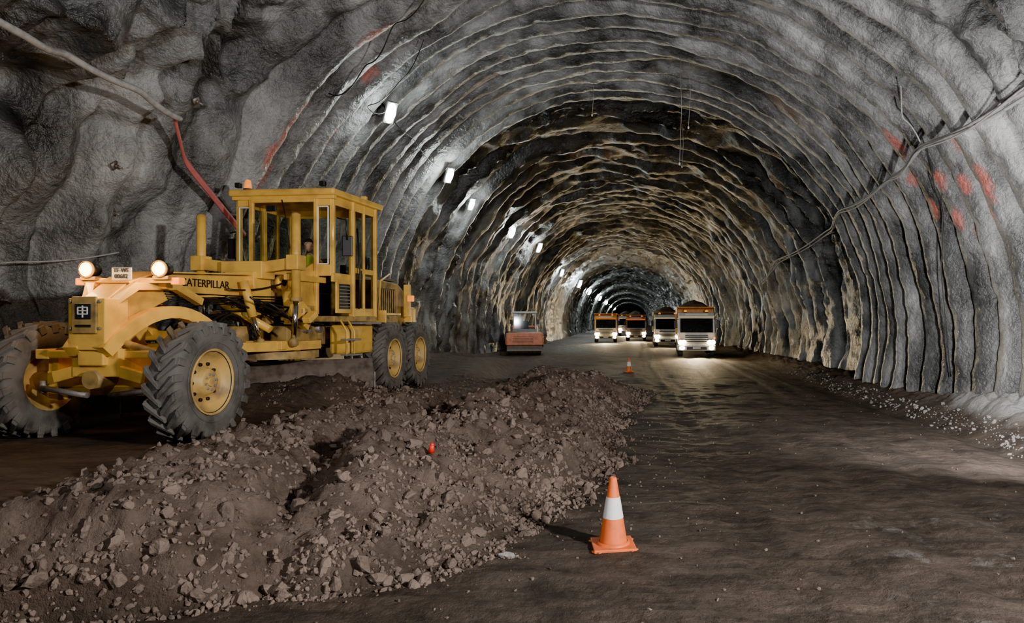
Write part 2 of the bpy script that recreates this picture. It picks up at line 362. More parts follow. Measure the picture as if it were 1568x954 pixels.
# ------------------------------------------------------------------ mesh builder
class B:
    def __init__(s): s.bm=bmesh.new(); s.mats=[]
    def mi(s,m):
        if m not in s.mats: s.mats.append(m)
        return s.mats.index(m)
    def add(s,bm,m,smooth=False,M=None):
        if M is not None: bmesh.ops.transform(bm,matrix=M,verts=bm.verts)
        i=s.mi(m); mp={}
        for v in bm.verts: mp[v]=s.bm.verts.new(v.co)
        for f in bm.faces:
            try:
                nf=s.bm.faces.new([mp[v] for v in f.verts]); nf.material_index=i; nf.smooth=smooth
            except ValueError: pass
        bm.free()
    def box(s,c,sz,m,rot=(0,0,0),bev=.012,taper=None):
        bm=bmesh.new(); bmesh.ops.create_cube(bm,size=1)
        for v in bm.verts:
            if taper and v.co.z>0: v.co.x*=taper[0]; v.co.y*=taper[1]
            v.co=Vector((v.co.x*sz[0],v.co.y*sz[1],v.co.z*sz[2]))
        bv=min(bev,min(sz)*.3)
        if bv>.001: bmesh.ops.bevel(bm,geom=bm.edges[:],offset=bv,segments=2,profile=.5,affect='EDGES')
        s.add(bm,m,False,Matrix.Translation(c)@Euler(rot).to_matrix().to_4x4())
    def cyl(s,a,b,r,m,seg=16,r2=None,smooth=True):
        a=Vector(a);b=Vector(b);d=b-a
        bm=bmesh.new(); bmesh.ops.create_cone(bm,cap_ends=True,segments=seg,radius1=r,radius2=r if r2 is None else r2,depth=d.length)
        M=Matrix.Translation((a+b)/2)@d.to_track_quat('Z','Y').to_matrix().to_4x4()
        i=s.mi(m); bmesh.ops.transform(bm,matrix=M,verts=bm.verts); mp={}
        for v in bm.verts: mp[v]=s.bm.verts.new(v.co)
        for f in bm.faces:
            nf=s.bm.faces.new([mp[v] for v in f.verts]); nf.material_index=i; nf.smooth=smooth and len(f.verts)==4
    def sph(s,c,r,m,sc=(1,1,1),sub=2):
        bm=bmesh.new(); bmesh.ops.create_icosphere(bm,subdivisions=sub,radius=r)
        s.add(bm,m,True,Matrix.Translation(c)@Matrix.Diagonal((*sc,1)))
    def prism(s,pts,x0,x1,m,bev=.012):
        """pts in (y,z), extruded along x"""
        bm=bmesh.new(); A=[bm.verts.new((x0,p[0],p[1])) for p in pts]; C=[bm.verts.new((x1,p[0],p[1])) for p in pts]
        bm.faces.new(A); bm.faces.new(C[::-1]); k=len(pts)
        for i in range(k): bm.faces.new((A[i],C[i],C[(i+1)%k],A[(i+1)%k]))
        bmesh.ops.recalc_face_normals(bm,faces=bm.faces)
        if bev: bmesh.ops.bevel(bm,geom=bm.edges[:],offset=bev,segments=2,profile=.5,affect='EDGES')
        s.add(bm,m)
    def tube(s,pts,r,m,seg=8,rs=None,flat=False,closed=False,sc=(1,1)):
        pts=[Vector(p) for p in pts]; n=len(pts); rings=[]; i0=s.mi(m)
        up=Vector((0,0,1))
        for i,p in enumerate(pts):
            a=pts[(i-1)%n] if closed else pts[max(i-1,0)]; b=pts[(i+1)%n] if closed else pts[min(i+1,n-1)]
            t=(b-a).normalized(); u=up
            if abs(t.dot(u))>.95: u=Vector((1,0,0))
            x=t.cross(u).normalized(); y=x.cross(t).normalized(); rr=rs[i] if rs else r
            o=PI/4 if seg==4 else 0
            rings.append([s.bm.verts.new(p+x*math.cos(o+2*PI*k/seg)*rr*sc[0]+y*math.sin(o+2*PI*k/seg)*rr*sc[1]) for k in range(seg)])
        L=n if closed else n-1
        for i in range(L):
            for k in range(seg):
                f=s.bm.faces.new((rings[i][k],rings[i][(k+1)%seg],rings[(i+1)%n][(k+1)%seg],rings[(i+1)%n][k])); f.material_index=i0; f.smooth=not (flat or seg==4)
        if not closed:
            for R_ in (rings[0],rings[-1]):
                f=s.bm.faces.new(R_); f.material_index=i0
    def lathe(s,prof,c,m,seg=48,axis='X',smooth=True,closed=False):
        i0=s.mi(m); c=Vector(c); rings=[]
        for a,r in prof:
            ring=[]
            for k in range(seg):
                t=2*PI*k/seg; u,v=r*math.cos(t),r*math.sin(t)
                ring.append(s.bm.verts.new(c+(Vector((a,u,v)) if axis=='X' else Vector((u,v,a)) if axis=='Z' else Vector((u,a,v)))))
            rings.append(ring)
        n=len(prof)
        for i in range(n if closed else n-1):
            for k in range(seg):
                f=s.bm.faces.new((rings[i][k],rings[i][(k+1)%seg],rings[(i+1)%n][(k+1)%seg],rings[(i+1)%n][k])); f.material_index=i0; f.smooth=smooth
    def quad(s,ps,m):
        f=s.bm.faces.new([s.bm.verts.new(p) for p in ps]); f.material_index=s.mi(m)
    def out(s,name,parent=None,recalc=True):
        if recalc: bmesh.ops.recalc_face_normals(s.bm,faces=s.bm.faces)
        me=bpy.data.meshes.new(name); s.bm.to_mesh(me); s.bm.free()
        for m in s.mats: me.materials.append(m)
        o=bpy.data.objects.new(name,me); COL.objects.link(o)
        if parent: o.parent=parent
        return o
def empty(name,loc,rz=0,sc=1):
    e=bpy.data.objects.new(name,None); e.location=loc; e.rotation_euler=(0,0,rz); e.scale=(sc,)*3; COL.objects.link(e); return e
def text(body,size,loc,rot,parent,name,m=TEXT,ext=.004):
    c=bpy.data.curves.new(name,'FONT'); c.body=body; c.size=size; c.extrude=ext; c.align_x='CENTER'; c.align_y='CENTER'
    c.materials.append(m); o=bpy.data.objects.new(name,c); COL.objects.link(o); o.location=loc; o.rotation_euler=rot; o.parent=parent; return o
def arc(a,b,c,n=10):
    a,b,c=Vector(a),Vector(b),Vector(c); return [(1-t)**2*a+2*t*(1-t)*b+t*t*c for t in [i/n for i in range(n+1)]]

# ------------------------------------------------------------------ wheel
def wheel(name,parent,x,y,z,R,w,side,rimm=YEL,lugs=22,tread=True,k=.55,rot=0):
    b=B(); h=w/2
    prof=[(-h*.80,R*k),(-h*.95,R*.63),(-h,R*.75),(-h*.96,R*.87),(-h*.82,R*.94),(-h*.4,R*.96),(0,R*.965),(h*.4,R*.96),(h*.82,R*.94),(h*.96,R*.87),(h,R*.75),(h*.95,R*.63),(h*.80,R*k)]
    b.lathe(prof,(0,0,0),RUB,56)
    b.lathe([(h*1.0*side,R*.66),(h*1.03*side,R*.67),(h*1.0*side,R*.68)],(0,0,0),RUB,56)
    if tread:
        for i in range(lugs):
            for sgn in (-1,1):
                t=2*PI*(i+(.5 if sgn>0 else 0))/lugs
                M=Matrix.Rotation(t,4,'X')
                bm=bmesh.new(); bmesh.ops.create_cube(bm,size=1)
                for v in bm.verts:
                    wd=.055 if v.co.x*sgn<0 else .085
                    v.co=Vector((v.co.x*h*1.02,v.co.y*wd*R/.72-v.co.x*sgn*.20*R/.72*-1,v.co.z*.060*R/.72))
                bmesh.ops.bevel(bm,geom=bm.edges[:],offset=.006,segments=1,affect='EDGES')
                b.add(bm,RUB,False,M@Matrix.Translation((sgn*h*.47,0,R*.972)))
                bm=bmesh.new(); bmesh.ops.create_cube(bm,size=1)
                for v in bm.verts: v.co=Vector((v.co.x*.030,v.co.y*.085*R/.72,v.co.z*R*.16))
                bmesh.ops.bevel(bm,geom=bm.edges[:],offset=.006,segments=1,affect='EDGES')
                b.add(bm,RUB,False,M@Matrix.Translation((sgn*h*.97,.10*R/.72,R*.885)))
    s=side
    b.lathe([(h*.80*s,R*k),(h*.92*s,R*k*1.02),(h*.92*s,R*k*.97),(h*.80*s,R*k*.94),(h*.74*s,R*k*.90),(h*.3*s,R*k*.84),(h*.15*s,R*k*.70),(h*.18*s,R*k*.42),(h*.62*s,R*k*.38),(h*.66*s,R*k*.30),(h*.66*s,R*k*.01)],(0,0,0),rimm,40)
    b.lathe([(h*.79*s,R*k*.955),(h*.83*s,R*k*.945),(h*.79*s,R*k*.925)],(0,0,0),BLK,40)
    b.lathe([(-h*.80*s,R*k),(-h*.6*s,R*k*.9),(-h*.1*s,R*k*.7),(-h*.1*s,R*k*.01)],(0,0,0),rimm,32)
    for i in range(10):
        t=2*PI*i/10; c=(math.cos(t)*R*k*.56,math.sin(t)*R*k*.56)
        b.cyl((h*.15*s,*c),(h*.32*s,*c),.022*R/.72,BLK,6)
    for i in range(8):
        t=2*PI*i/8+.2; c=(math.cos(t)*R*k*.24,math.sin(t)*R*k*.24)
        b.cyl((h*.6*s,*c),(h*.75*s,*c),.014*R/.72,GREY,6)
    b.cyl((h*.6*s,0,0),(h*.78*s,0,0),R*k*.14,rimm,16)
    o=b.out(name,parent); o.location=(x,y,z); o.rotation_euler=(0,0,rot); return o

# ------------------------------------------------------------------ motor grader (articulated: front frame yawed against rear frame)
GYAW=math.radians(-6.0); GS=.95; SX=-.22
G=empty('motor_grader',(-6.11,8.17,GH),GYAW,GS)
RF=.735
RIM=mat('rim_yellow',(.54,.34,.10),.5,var=.2,scale=4,dirt=(.26,.165,.07))
wheel('front_wheel_1',G,1.13,-.04,RF,RF,.37,1,RIM,rot=math.radians(4)); wheel('front_wheel_2',G,-1.20,.10,RF,RF,.37,-1,RIM,rot=math.radians(4))
AR=5.15
REAR=bpy.data.objects.new('rear_module',None); COL.objects.link(REAR); REAR.parent=G; REAR.location=(-.12,AR,0); REAR.rotation_euler=(0,0,math.radians(5))
for i,(x,y) in enumerate(((1.02,5.4),(1.02,7.0),(-1.02,5.4),(-1.02,7.0))):
    wheel('tandem_wheel_%d'%(i+1),REAR,x,y-AR,.72,.72,.40,1 if x>0 else -1,RIM)
b=B()
b.prism([(-.42,1.72),(-.1,1.95),(.35,2.10),(3.5,2.26),(3.5,1.93),(.75,1.84),(.35,1.66),(.22,1.3),(.2,.95),(-.42,.95)],-.17,.17,YEL,.015)
b.prism([(-.1,1.955),(.35,2.115),(3.5,2.275),(3.5,2.295),(.34,2.135),(-.12,1.975)],-.23,.23,YEL,.004)
b.prism([(.75,1.81),(3.5,1.91),(3.5,1.93),(.75,1.84)],-.23,.23,YEL,.004)
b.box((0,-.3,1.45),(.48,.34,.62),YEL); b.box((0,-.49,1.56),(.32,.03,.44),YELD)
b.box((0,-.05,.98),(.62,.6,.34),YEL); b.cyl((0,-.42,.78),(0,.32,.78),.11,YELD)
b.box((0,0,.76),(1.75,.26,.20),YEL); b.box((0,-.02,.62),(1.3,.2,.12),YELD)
b.box((0,-.22,1.08),(1.55,.09,.10),YEL,bev=.02); b.cyl((-.2,.2,.98),(.75,.2,1.02),.05,YELD)
for s in (-1,1):
    b.box((s*.80,0,.80),(.14,.24,.62),YEL); b.box((s*.80,-.12,1.08),(.18,.3,.12),YEL)
    b.cyl((s*.72,0,RF),(s*1.08,0,RF),.12,YELD); b.cyl((s*.80,-.25,.6),(s*.80,-.25,.75),.035,STEEL)
    b.cyl((s*.15,-.3,.58),(s*.78,-.28,.66),.035,STEEL); b.box((s*.35,-.30,.86),(.5,.07,.14),YEL,(0,s*.25,0))
    b.cyl((s*.18,-.25,1.25),(s*.72,-.18,1.08),.045,YELD)
    for zz in (1.40,1.72): b.cyl((s*.19,-.48,zz),(s*.19,-.50,zz),.018,GREY,6)
for s in (-1,1):
    b.tube([(s*.12,-.35,1.65),(s*.3,-.1,1.92),(s*.32,.5,1.95),(s*.30,1.0,1.75)],.07,YEL,4)
    b.tube(arc((s*.20,-.45,1.12),(s*.36,.35,2.02),(s*.5,1.1,1.25),12),.11,YEL,4)
b.box((0,.25,1.95),(.95,.12,.10),YEL); b.box((0,1.02,1.28),(1.2,.1,.14),YEL)
for i in range(9): b.tube([(-.52+i*.13,1.06,1.25),(-.52+i*.13,1.0,.95),(-.52+i*.13,.92,.78)],.025,STEEL,4)
b.out('main_frame',G)
b=B(); LZ=-.09
b.box((0.05,.08,2.09+LZ),(1.25,.06,.07),YEL)
for s in (-1,1):
    x=s*.50+.05
    b.box((x,.08,2.12+LZ),(.22,.16,.05),YELD)
    b.cyl((x,.14,2.23+LZ),(x,-.02,2.23+LZ),.075,BLK,20,.10)
    b.sph((x,-.02,2.23+LZ),.09,WARM,(1,.35,1)); b.lathe([(-.03,.095),(-.02,.11),(.0,.105)],(x,0,2.23+LZ),YEL,24,'Y')
    b.box((s*.66+.05,.1,2.08+LZ),(.12,.1,.09),AMB)
b.box((.05,-.02,2.15+LZ),(.27,.015,.20),WHT)
b.box((.05,.04,2.08+LZ),(.34,.1,.06),YEL)
b.out('light_bar',G)
for s in (-1,1):
    l=bpy.data.lights.new('headlamp','POINT'); l.energy=26; l.color=(1,.56,.18); l.shadow_soft_size=.08
    lo=bpy.data.objects.new('headlamp_%d'%((s+1)//2),l); COL.objects.link(lo); lo.parent=G; lo.location=(s*.50+.05,-.22,2.23+LZ)
text('TF-WE\n00682',.075,(.05,-.032,2.175+LZ),(PI/2,0,0),G,'number_plate_text')
b=B()
b.box((0,-.512,1.60),(.20,.01,.18),TEXT,bev=.003)
for q in ((0,.05,.13,.014),(0,-.03,.13,.014),(0,.0,.016,.14),(-.062,.01,.014,.08),(.062,.01,.014,.08),(0,.01,.13,.012)): b.box((q[0],-.52,1.60+q[1]),(q[2],.008,q[3]),WHT,bev=.002)
b.box((0,-.512,1.43),(.2,.01,.03),TEXT,bev=.002)
b.out('front_badge',G)
text('CATERPILLAR',.16,(.177,1.28,2.02),(PI/2,0,PI/2),G,'frame_lettering')
b=B()
for s in (-1,1):
    b.tube([(0,-.2,.98),(s*.12,.3,1.12),(s*.38,1.3,1.10),(s*.62,2.2,1.08),(s*.68,3.3,1.08)],.10,YEL,4)
b.box((0,2.25,1.10),(1.5,.14,.14),YEL); b.box((0,3.3,1.08),(1.4,.14,.12),YEL)
ring=[(math.cos(t)*.78,2.85+math.sin(t)*.78,.93) for t in [2*PI*i/40 for i in range(40)]]
b.tube(ring,.085,YELD,4,closed=True)
for i in range(48):
    t=2*PI*i/48; b.box((math.cos(t)*.70,2.85+math.sin(t)*.70,.90),(.05,.04,.07),STEEL,(0,0,t),bev=.004)
b.cyl((0,2.2,1.15),(0,2.2,1.4),.16,YELD)
b.out('drawbar_and_circle',G)
b=B(); prof=[]
for i in range(9):
    a=math.radians(-38+i*9.5); prof.append((.55-math.cos(a)*.62+.06,.42+math.sin(a)*.62-.05))
pr=[(p[0],p[1]) for p in prof]; back=[(p[0]+.03,p[1]) for p in prof[::-1]]
bmt=bmesh.new(); pp=pr+back; A=[bmt.verts.new((-1.85,p[0],p[1])) for p in pp]; C=[bmt.verts.new((1.85,p[0],p[1])) for p in pp]
bmt.faces.new(A); bmt.faces.new(C[::-1])
for i in range(len(pp)): bmt.faces.new((A[i],C[i],C[(i+1)%len(pp)],A[(i+1)%len(pp)]))
b.add(bmt,BLADE)
b.box((0,.10,.05),(3.72,.03,.16),BLADE,(-.5,0,0)); b.box((0,.16,.62),(3.0,.06,.08),YELD); b.box((0,.16,.32),(3.0,.06,.08),YELD)
for s in (-1,1): b.box((s*.6,.22,.6),(.1,.2,.75),YEL); b.box((s*1.86,.06,.28),(.02,.2,.46),STEEL)
bl=b.out('moldboard',G); bl.location=(0,2.75,.05); bl.rotation_euler=(0,0,math.radians(44))
b=B()
b.box((0,2.45,2.30),(.7,.34,.28),YEL); b.box((0,2.45,2.02),(.5,.44,.5),YEL)
for s in (-1,1):
    b.box((s*.55,2.45,2.38),(.5,.16,.18),YEL,(0,-s*.12,0)); b.box((s*.82,2.45,2.42),(.2,.24,.24),YEL)
    b.cyl((s*.82,2.45,3.20),(s*.82,2.45,1.82),.068,YEL,20); b.cyl((s*.82,2.45,3.18),(s*.82,2.45,3.22),.055,YELD,16)
    b.cyl((s*.82,2.45,1.80),(s*.82,2.45,1.86),.09,YELD,20)
    b.cyl((s*.82,2.45,1.84),(s*.78,2.45,1.18),.042,CHR,16); b.sph((s*.78,2.45,1.14),.08,YELD)
    b.box((s*.62,3.05,2.2),(.1,1.1,.10),YEL); b.box((s*.86,2.78,1.55),(.14,.26,.10),YEL,(.5,0,0))
b.cyl((.28,1.95,2.10),(.36,2.05,1.55),.065,YEL,16); b.cyl((.36,2.05,1.55),(.42,2.15,1.18),.032,CHR); b.sph((.42,2.15,1.16),.06,YELD)
b.cyl((-.45,2.1,1.9),(.55,2.2,1.35),.06,YEL,16)
for i in range(26):
    x=random.uniform(-.6,.75); y=random.uniform(2.7,3.3); z=random.uniform(1.45,2.25)
    b.box((x,y,z),(random.uniform(.06,.2),random.uniform(.06,.25),random.uniform(.06,.22)),random.choice([YEL,YEL,YELD,BLK]),(0,0,random.uniform(-.5,.5)))
b.box((.45,3.1,1.95),(.3,.45,.5),YEL,(.2,0,0)); b.box((.62,2.9,1.6),(.12,.5,.35),YEL,(-.5,0,0)); b.box((-.4,3.1,1.9),(.4,.5,.5),YELD)
b.prism([(2.95,2.3),(3.4,2.5),(3.4,1.5),(3.1,1.4),(2.8,1.9)],.50,.56,YEL); b.prism([(2.95,2.3),(3.4,2.5),(3.4,1.5),(3.1,1.4),(2.8,1.9)],-.56,-.50,YEL)
for s in (.60,.38): b.cyl((s-.02,2.72,2.12),(s+.06,2.72,2.12),.12,YEL,20); b.cyl((s-.03,2.72,2.12),(s+.07,2.72,2.12),.06,BLK,16)
b.out('blade_lift_hydraulics',G)
b=B()
for i in range(16):
    x=random.uniform(-.5,.6); y0=random.uniform(1.5,2.4); 
    p0=Vector((x,y0,random.uniform(1.65,2.0))); p2=Vector((x+random.uniform(-.3,.3),random.uniform(2.6,3.4),random.uniform(1.3,2.2)))
    m=(p0+p2)/2+Vector((random.uniform(-.1,.3),0,random.uniform(-.45,.2)))
    b.tube(arc(p0,m,p2,10),.016,BLK,6)
for i in range(7): b.tube(arc((-.3+i*.12,.95,1.2),(-.25+i*.12,1.3,1.75),(-.1+i*.08,1.8,1.5)),.016,BLK,6)
for i in range(5): b.tube(arc((.18,.5+i*.02,1.88-i*.03),(.24,1.8,1.84-i*.03),(.3,3.3,1.9-i*.05)),.012,BLK,6)
b.out('hydraulic_hoses',G)
CY0,CY1,CX,CZ0,CZ1=3.42,5.00,.90,1.50,3.68
YM=(CY0+CY1)/2; YP=4.12; LN=CY1-YP
b=B()
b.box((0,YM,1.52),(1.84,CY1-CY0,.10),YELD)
b.box((0,YM,3.73),(1.96,CY1-CY0+.26,.12),YEL,bev=.05); b.box((0,YM,3.80),(1.5,1.3,.05),YEL,bev=.02)
b.box((0,CY0-.02,3.66),(1.90,.10,.10),YEL)
pw=.075
def post(x,y,z0=CZ0,z1=CZ1,w=pw,d=pw,m=YEL): b.box((x,y,(z0+z1)/2),(w,d,z1-z0),m)
for s in (-1,1):
    post(s*.87,CY0+.03,2.30); post(s*.60,CY0-.02,1.6,w=.07); post(s*.87,YP,w=.10); post(s*.87,CY1-.03,w=.10); post(s*.87,YP+.42,w=.06,d=.05)
    b.box((s*.735,CY0,3.57),(.27,.06,.14),YEL); b.box((s*.735,CY0,2.37),(.27,.06,.20),YEL)
    b.box((s*.87,(CY0+YP)/2,2.25),(.05,.68,.16),YEL); b.box((s*.87,(CY0+YP)/2,3.6),(.05,.68,.16),YEL)
    b.box((s*.87,(YP+CY1)/2,3.6),(.05,LN,.16),YEL); b.box((s*.87,(YP+CY1)/2,2.42),(.05,LN,.10),YEL); b.box((s*.87,(YP+CY1)/2,1.62),(.05,LN,.2),YEL)
    b.box((s*.88,3.80,1.92),(.04,.52,.60),YEL); b.box((s*.90,3.80,1.92),(.015,.38,.45),BLK)
    for k in range(7): b.box((s*.91,3.80,1.74+k*.06),(.02,.36,.02),GREY,bev=.003)
    b.box((s*.92,4.35,2.35),(.03,.05,.16),BLK); b.tube([(s*.96,4.2,1.7),(s*.98,4.2,2.4),(s*.93,4.2,3.2)],.014,BLK,6)
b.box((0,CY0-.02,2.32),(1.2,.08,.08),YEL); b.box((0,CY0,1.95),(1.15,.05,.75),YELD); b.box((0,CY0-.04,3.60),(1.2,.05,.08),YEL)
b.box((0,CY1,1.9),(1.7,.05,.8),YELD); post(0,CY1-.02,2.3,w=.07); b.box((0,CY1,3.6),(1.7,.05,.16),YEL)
b.tube([(0,CY0-.08,3.6),(.12,CY0-.09,3.1),(.15,CY0-.09,2.75)],.010,BLK,6); b.box((-.2,CY0-.07,3.45),(.18,.04,.10),BLK)
for s in (-1,1): b.box((s*.78,CY0-.12,3.86),(.10,.08,.09),BLK); b.box((s*.80,YM+.5,3.85),(.10,.08,.08),YEL)
b.cyl((-.76,CY0+.1,3.78),(-.76,CY0+.1,3.84),.075,BLK,20); b.cyl((-.76,CY0+.1,3.84),(-.76,CY0+.1,3.96),.065,AMB,20,.05); b.sph((-.76,CY0+.1,3.96),.05,AMB)
b.tube([(.90,3.55,3.30),(1.10,3.48,3.25),(1.12,3.48,2.90)],.014,BLK,6); b.box((1.10,3.53,2.80),(.17,.05,.36),BLK,(0,0,.3),bev=.02)
b.tube([(-.90,3.55,3.1),(-1.08,3.48,3.05)],.014,BLK,6); b.box((-1.06,3.53,2.78),(.17,.05,.36),BLK,bev=.02)
b.box((SX,4.63,1.95),(.5,.5,.16),CABIN,bev=.04); b.box((SX,4.88,2.35),(.48,.10,.72),CABIN,(-.05,0,0),bev=.04); b.box((SX,4.6,1.75),(.3,.3,.35),BLK)
b.cyl((SX,3.65,1.6),(SX,3.90,2.38),.05,BLK); b.box((SX,3.75,2.15),(.45,.22,.25),BLK)
for k in range(6): b.cyl((SX-.22+k*.08+(k>2)*.04,3.78,2.25),(SX-.22+k*.08+(k>2)*.04,3.85,2.5),.008,GREY,6); b.sph((SX-.22+k*.08+(k>2)*.04,3.85,2.51),.016,BLK)
wr=[(SX+math.cos(t)*.19,3.95+math.sin(t)*.15,2.45+math.sin(t)*.11) for t in [2*PI*i/24 for i in range(24)]]
b.tube(wr,.014,BLK,6,closed=True); b.cyl((SX-.18,3.95,2.45),(SX+.18,3.95,2.45),.012,BLK,6)
b.out('cab',G)
b=B()
def pane(x0,x1,y0,y1,z0,z1): b.quad([(x0,y0,z0),(x1,y1,z0),(x1,y1,z1),(x0,y0,z1)],GLASS)
pane(-.57,.57,CY0-.02,CY0-.02,2.35,3.6)
for s in (-1,1):
    pane(s*.62,s*.84,CY0,CY0,2.45,3.52); pane(s*.87,s*.87,CY0+.06,YP-.05,2.31,3.54); pane(s*.87,s*.87,YP+.05,YP+.40,2.46,3.54); pane(s*.87,s*.87,YP+.44,CY1-.07,2.46,3.54); pane(s*.87,s*.87,YP+.05,CY1-.07,1.7,2.38)
pane(-.84,.84,CY1,CY1,2.35,3.5)
b.out('cab_glazing',G)
b=B()
for s in (-1,1):
    for x0 in (.635,.825): b.box((s*x0,CY0-.035,2.98),(.022,.02,1.0),WHT)
    for z0 in (2.48,3.48): b.box((s*.73,CY0-.035,z0),(.20,.02,.022),WHT)
b.out('corner_window_trim',G)
b=B(); o_=AR
b.box((0,5.9-o_,1.22),(.75,3.8,.34),YELD); b.cyl((0,5.12-o_,.95),(0,5.12-o_,1.6),.16,YELD)
b.prism([(5.25-o_,1.35),(5.25-o_,2.42),(7.4-o_,2.34),(7.75-o_,2.2),(7.85-o_,1.35)],-.55,.55,YELD,.04)
b.box((0,6.5-o_,2.42),(.95,1.8,.06),BLK); b.box((0,7.92-o_,1.4),(1.5,.25,.8),YEL,bev=.05)
for s in (-1,1):
    b.box((s*.56,6.4-o_,1.9),(.02,1.5,.6),BLK)
    for k in range(12): b.box((s*.575,5.75-o_+k*.12,1.9),(.02,.03,.55),YELD,bev=.004)
    b.box((s*.75,6.2-o_,.74),(.22,2.1,.42),YEL,bev=.06); b.cyl((s*.5,6.2-o_,.9),(s*.89,6.2-o_,.9),.22,YELD,24)
    for y in (5.4,7.0): b.cyl((s*.75,y-o_,.72),(s*1.05,y-o_,.72),.15,YELD,20)
    b.tube([(s*.86,5.35-o_,1.5),(s*.9,5.4-o_,2.3),(s*.75,6.3-o_,2.5)],.02,YEL,6)
    b.box((s*.74,7.45-o_,1.95),(.14,.12,.75),YEL); b.box((s*.84,7.4-o_,2.0),(.14,.10,.14),AMB)
    b.box((s*.80,5.8-o_,1.62),(.45,.9,.05),YEL); b.box((s*.80,5.38-o_,1.55),(.45,.05,.3),YEL)
b.cyl((.3,6.2-o_,2.42),(.3,6.2-o_,2.85),.06,BLK); b.cyl((-.25,6.4-o_,2.42),(-.25,6.4-o_,2.7),.12,BLK,20)
b.out('rear_frame_and_engine',REAR)
b=B()
b.box((0,4.1,1.2),(.5,2.0,.4),YELD)
for s in (-1,1):
    b.box((s*.72,4.4,1.14),(.40,.9,.54),YEL,bev=.05); b.box((s*1.0,4.35,1.44),(.28,.8,.04),GREY)
    for z in (1.15,.88): b.box((s*1.05,3.75,z),(.24,.3,.03),GREY)
    for yy in (3.62,3.88): b.tube([(s*.92,yy,1.5),(s*1.04,yy,1.3),(s*1.04,yy,.86)],.018,YEL,6)
for y in (3.6,4.0): b.cyl((-.35,y,1.35),(.35,y,1.35),.08,STEEL)
b.out('cab_platform',G)

# ------------------------------------------------------------------ operator
def skin_chain(name,verts,edges,radii,root=0,sub=1):
    me=bpy.data.meshes.new(name); me.from_pydata(verts,edges,[]); o=bpy.data.objects.new(name,me); COL.objects.link(o)
    sk=o.modifiers.new('s','SKIN'); sk.use_smooth_shade=True
    for v,r in zip(me.skin_vertices[0].data,radii): v.radius=(r,r) if not isinstance(r,tuple) else r
    for i,v in enumerate(me.skin_vertices[0].data): v.use_root=(i==root)
    if sub: m=o.modifiers.new('d','SUBSURF'); m.levels=sub; m.render_levels=sub
    dg=bpy.context.evaluated_depsgraph_get(); dg.update()
    m2=bpy.data.meshes.new_from_object(o.evaluated_get(dg)); bpy.data.objects.remove(o,do_unlink=True)
    return m2
SKINM=mat('skin',(.60,.34,.24),.55,var=.08); VEST=mat('hi_vis_yellow',(.62,.75,.05),.6,var=.1); SLV=mat('sleeve_orange',(.80,.22,.04),.7,var=.15)
TRO=mat('trousers_navy',(.03,.04,.08),.8); HAIR=mat('dark_hair',(.03,.02,.015),.7); REFL=mat('reflective_band',(.7,.7,.7),.35); EYE=mat('eye_white',(.8,.8,.8),.3)
vs=[(0,4.72,2.12),(0,4.72,2.30),(0,4.70,2.48),(0,4.68,2.62),(0,4.66,2.72),(0,4.64,2.80)]; es=[(0,1),(1,2),(2,3),(3,4),(4,5)]; rs=[(.16,.12),(.15,.11),(.17,.115),(.15,.10),(.06,.06),(.055,.058)]
for s in (-1,1):
    k=len(vs)
    vs+=[(s*.19,4.68,2.63),(s*.27,4.55,2.42),(s*.21,4.26,2.46),(s*.18,4.16,2.50)]; es+=[(3,k),(k,k+1),(k+1,k+2),(k+2,k+3)]; rs+=[.065,.052,.036,.030]
    k=len(vs)
    vs+=[(s*.10,4.62,2.10),(s*.17,4.22,2.16),(s*.16,4.08,1.74),(s*.16,4.05,1.64),(s*.17,3.90,1.61)]; es+=[(0,k),(k,k+1),(k+1,k+2),(k+2,k+3),(k+3,k+4)]; rs+=[.095,.065,.05,.045,.04]
RZ=Matrix.Rotation(GYAW,4,'Z')
OP=empty('machine_operator',G.location+RZ@Vector((SX*GS,-.10*GS,0)),GYAW,GS)
mb=skin_chain('b',vs,es,rs)
for m in (VEST,SLV,TRO,SKINM,BLK,REFL): mb.materials.append(m)
for p in mb.polygons:
    c=p.center; p.use_smooth=True
    if c.z>2.74: i=3
    elif c.z>2.18 and abs(c.x)<.20 and c.y>4.5: i=5 if (abs(c.z-2.33)<.02) else 0
    elif c.y<4.20 and c.z>2.4: i=3
    elif c.z>2.3: i=1
    elif c.z<1.68: i=4
    else: i=2
    p.material_index=i
o=bpy.data.objects.new('body',mb); COL.objects.link(o); o.parent=OP
hands=B()
for s in (-1,1):
    hands.sph((s*.180,4.12,2.505),.042,SKINM,(.75,1.1,.55))
    for f,(dx,L) in enumerate(((-.03,.9),(-.01,1),(.01,.95),(.03,.78))):
        x=s*.18+dx
        hands.tube([(x,4.10,2.51),(x,4.075,2.515),(x,4.06-.004*L,2.50),(x,4.052,2.475),(x,4.07,2.46-.01*L)],.009,SKINM,6,rs=[.010,.010,.009,.0085,.007])
    hands.tube([(s*.145,4.13,2.50),(s*.128,4.10,2.49),(s*.125,4.075,2.475)],.010,SKINM,6)
hands.out('hands',OP)
hd=B(); hc=Vector((0,4.62,2.94))
bm_=bmesh.new(); bmesh.ops.create_uvsphere(bm_,u_segments=24,v_segments=18,radius=1)
for v in bm_.verts:
    x,y,z=v.co; 
    j=1-.22*max(0,-z)**1.2
    v.co=Vector((x*.078*j,y*.098*(1-.08*max(0,-z)),z*.122)); 
    if y<-.5 and z<-.4: v.co.y-=.010
hd.add(bm_,SKINM,True,Matrix.Translation(hc))
hd.tube([hc+Vector((0,-.094,.015)),hc+Vector((0,-.112,-.018)),hc+Vector((0,-.100,-.03))],.012,SKINM,6,rs=[.008,.015,.010])
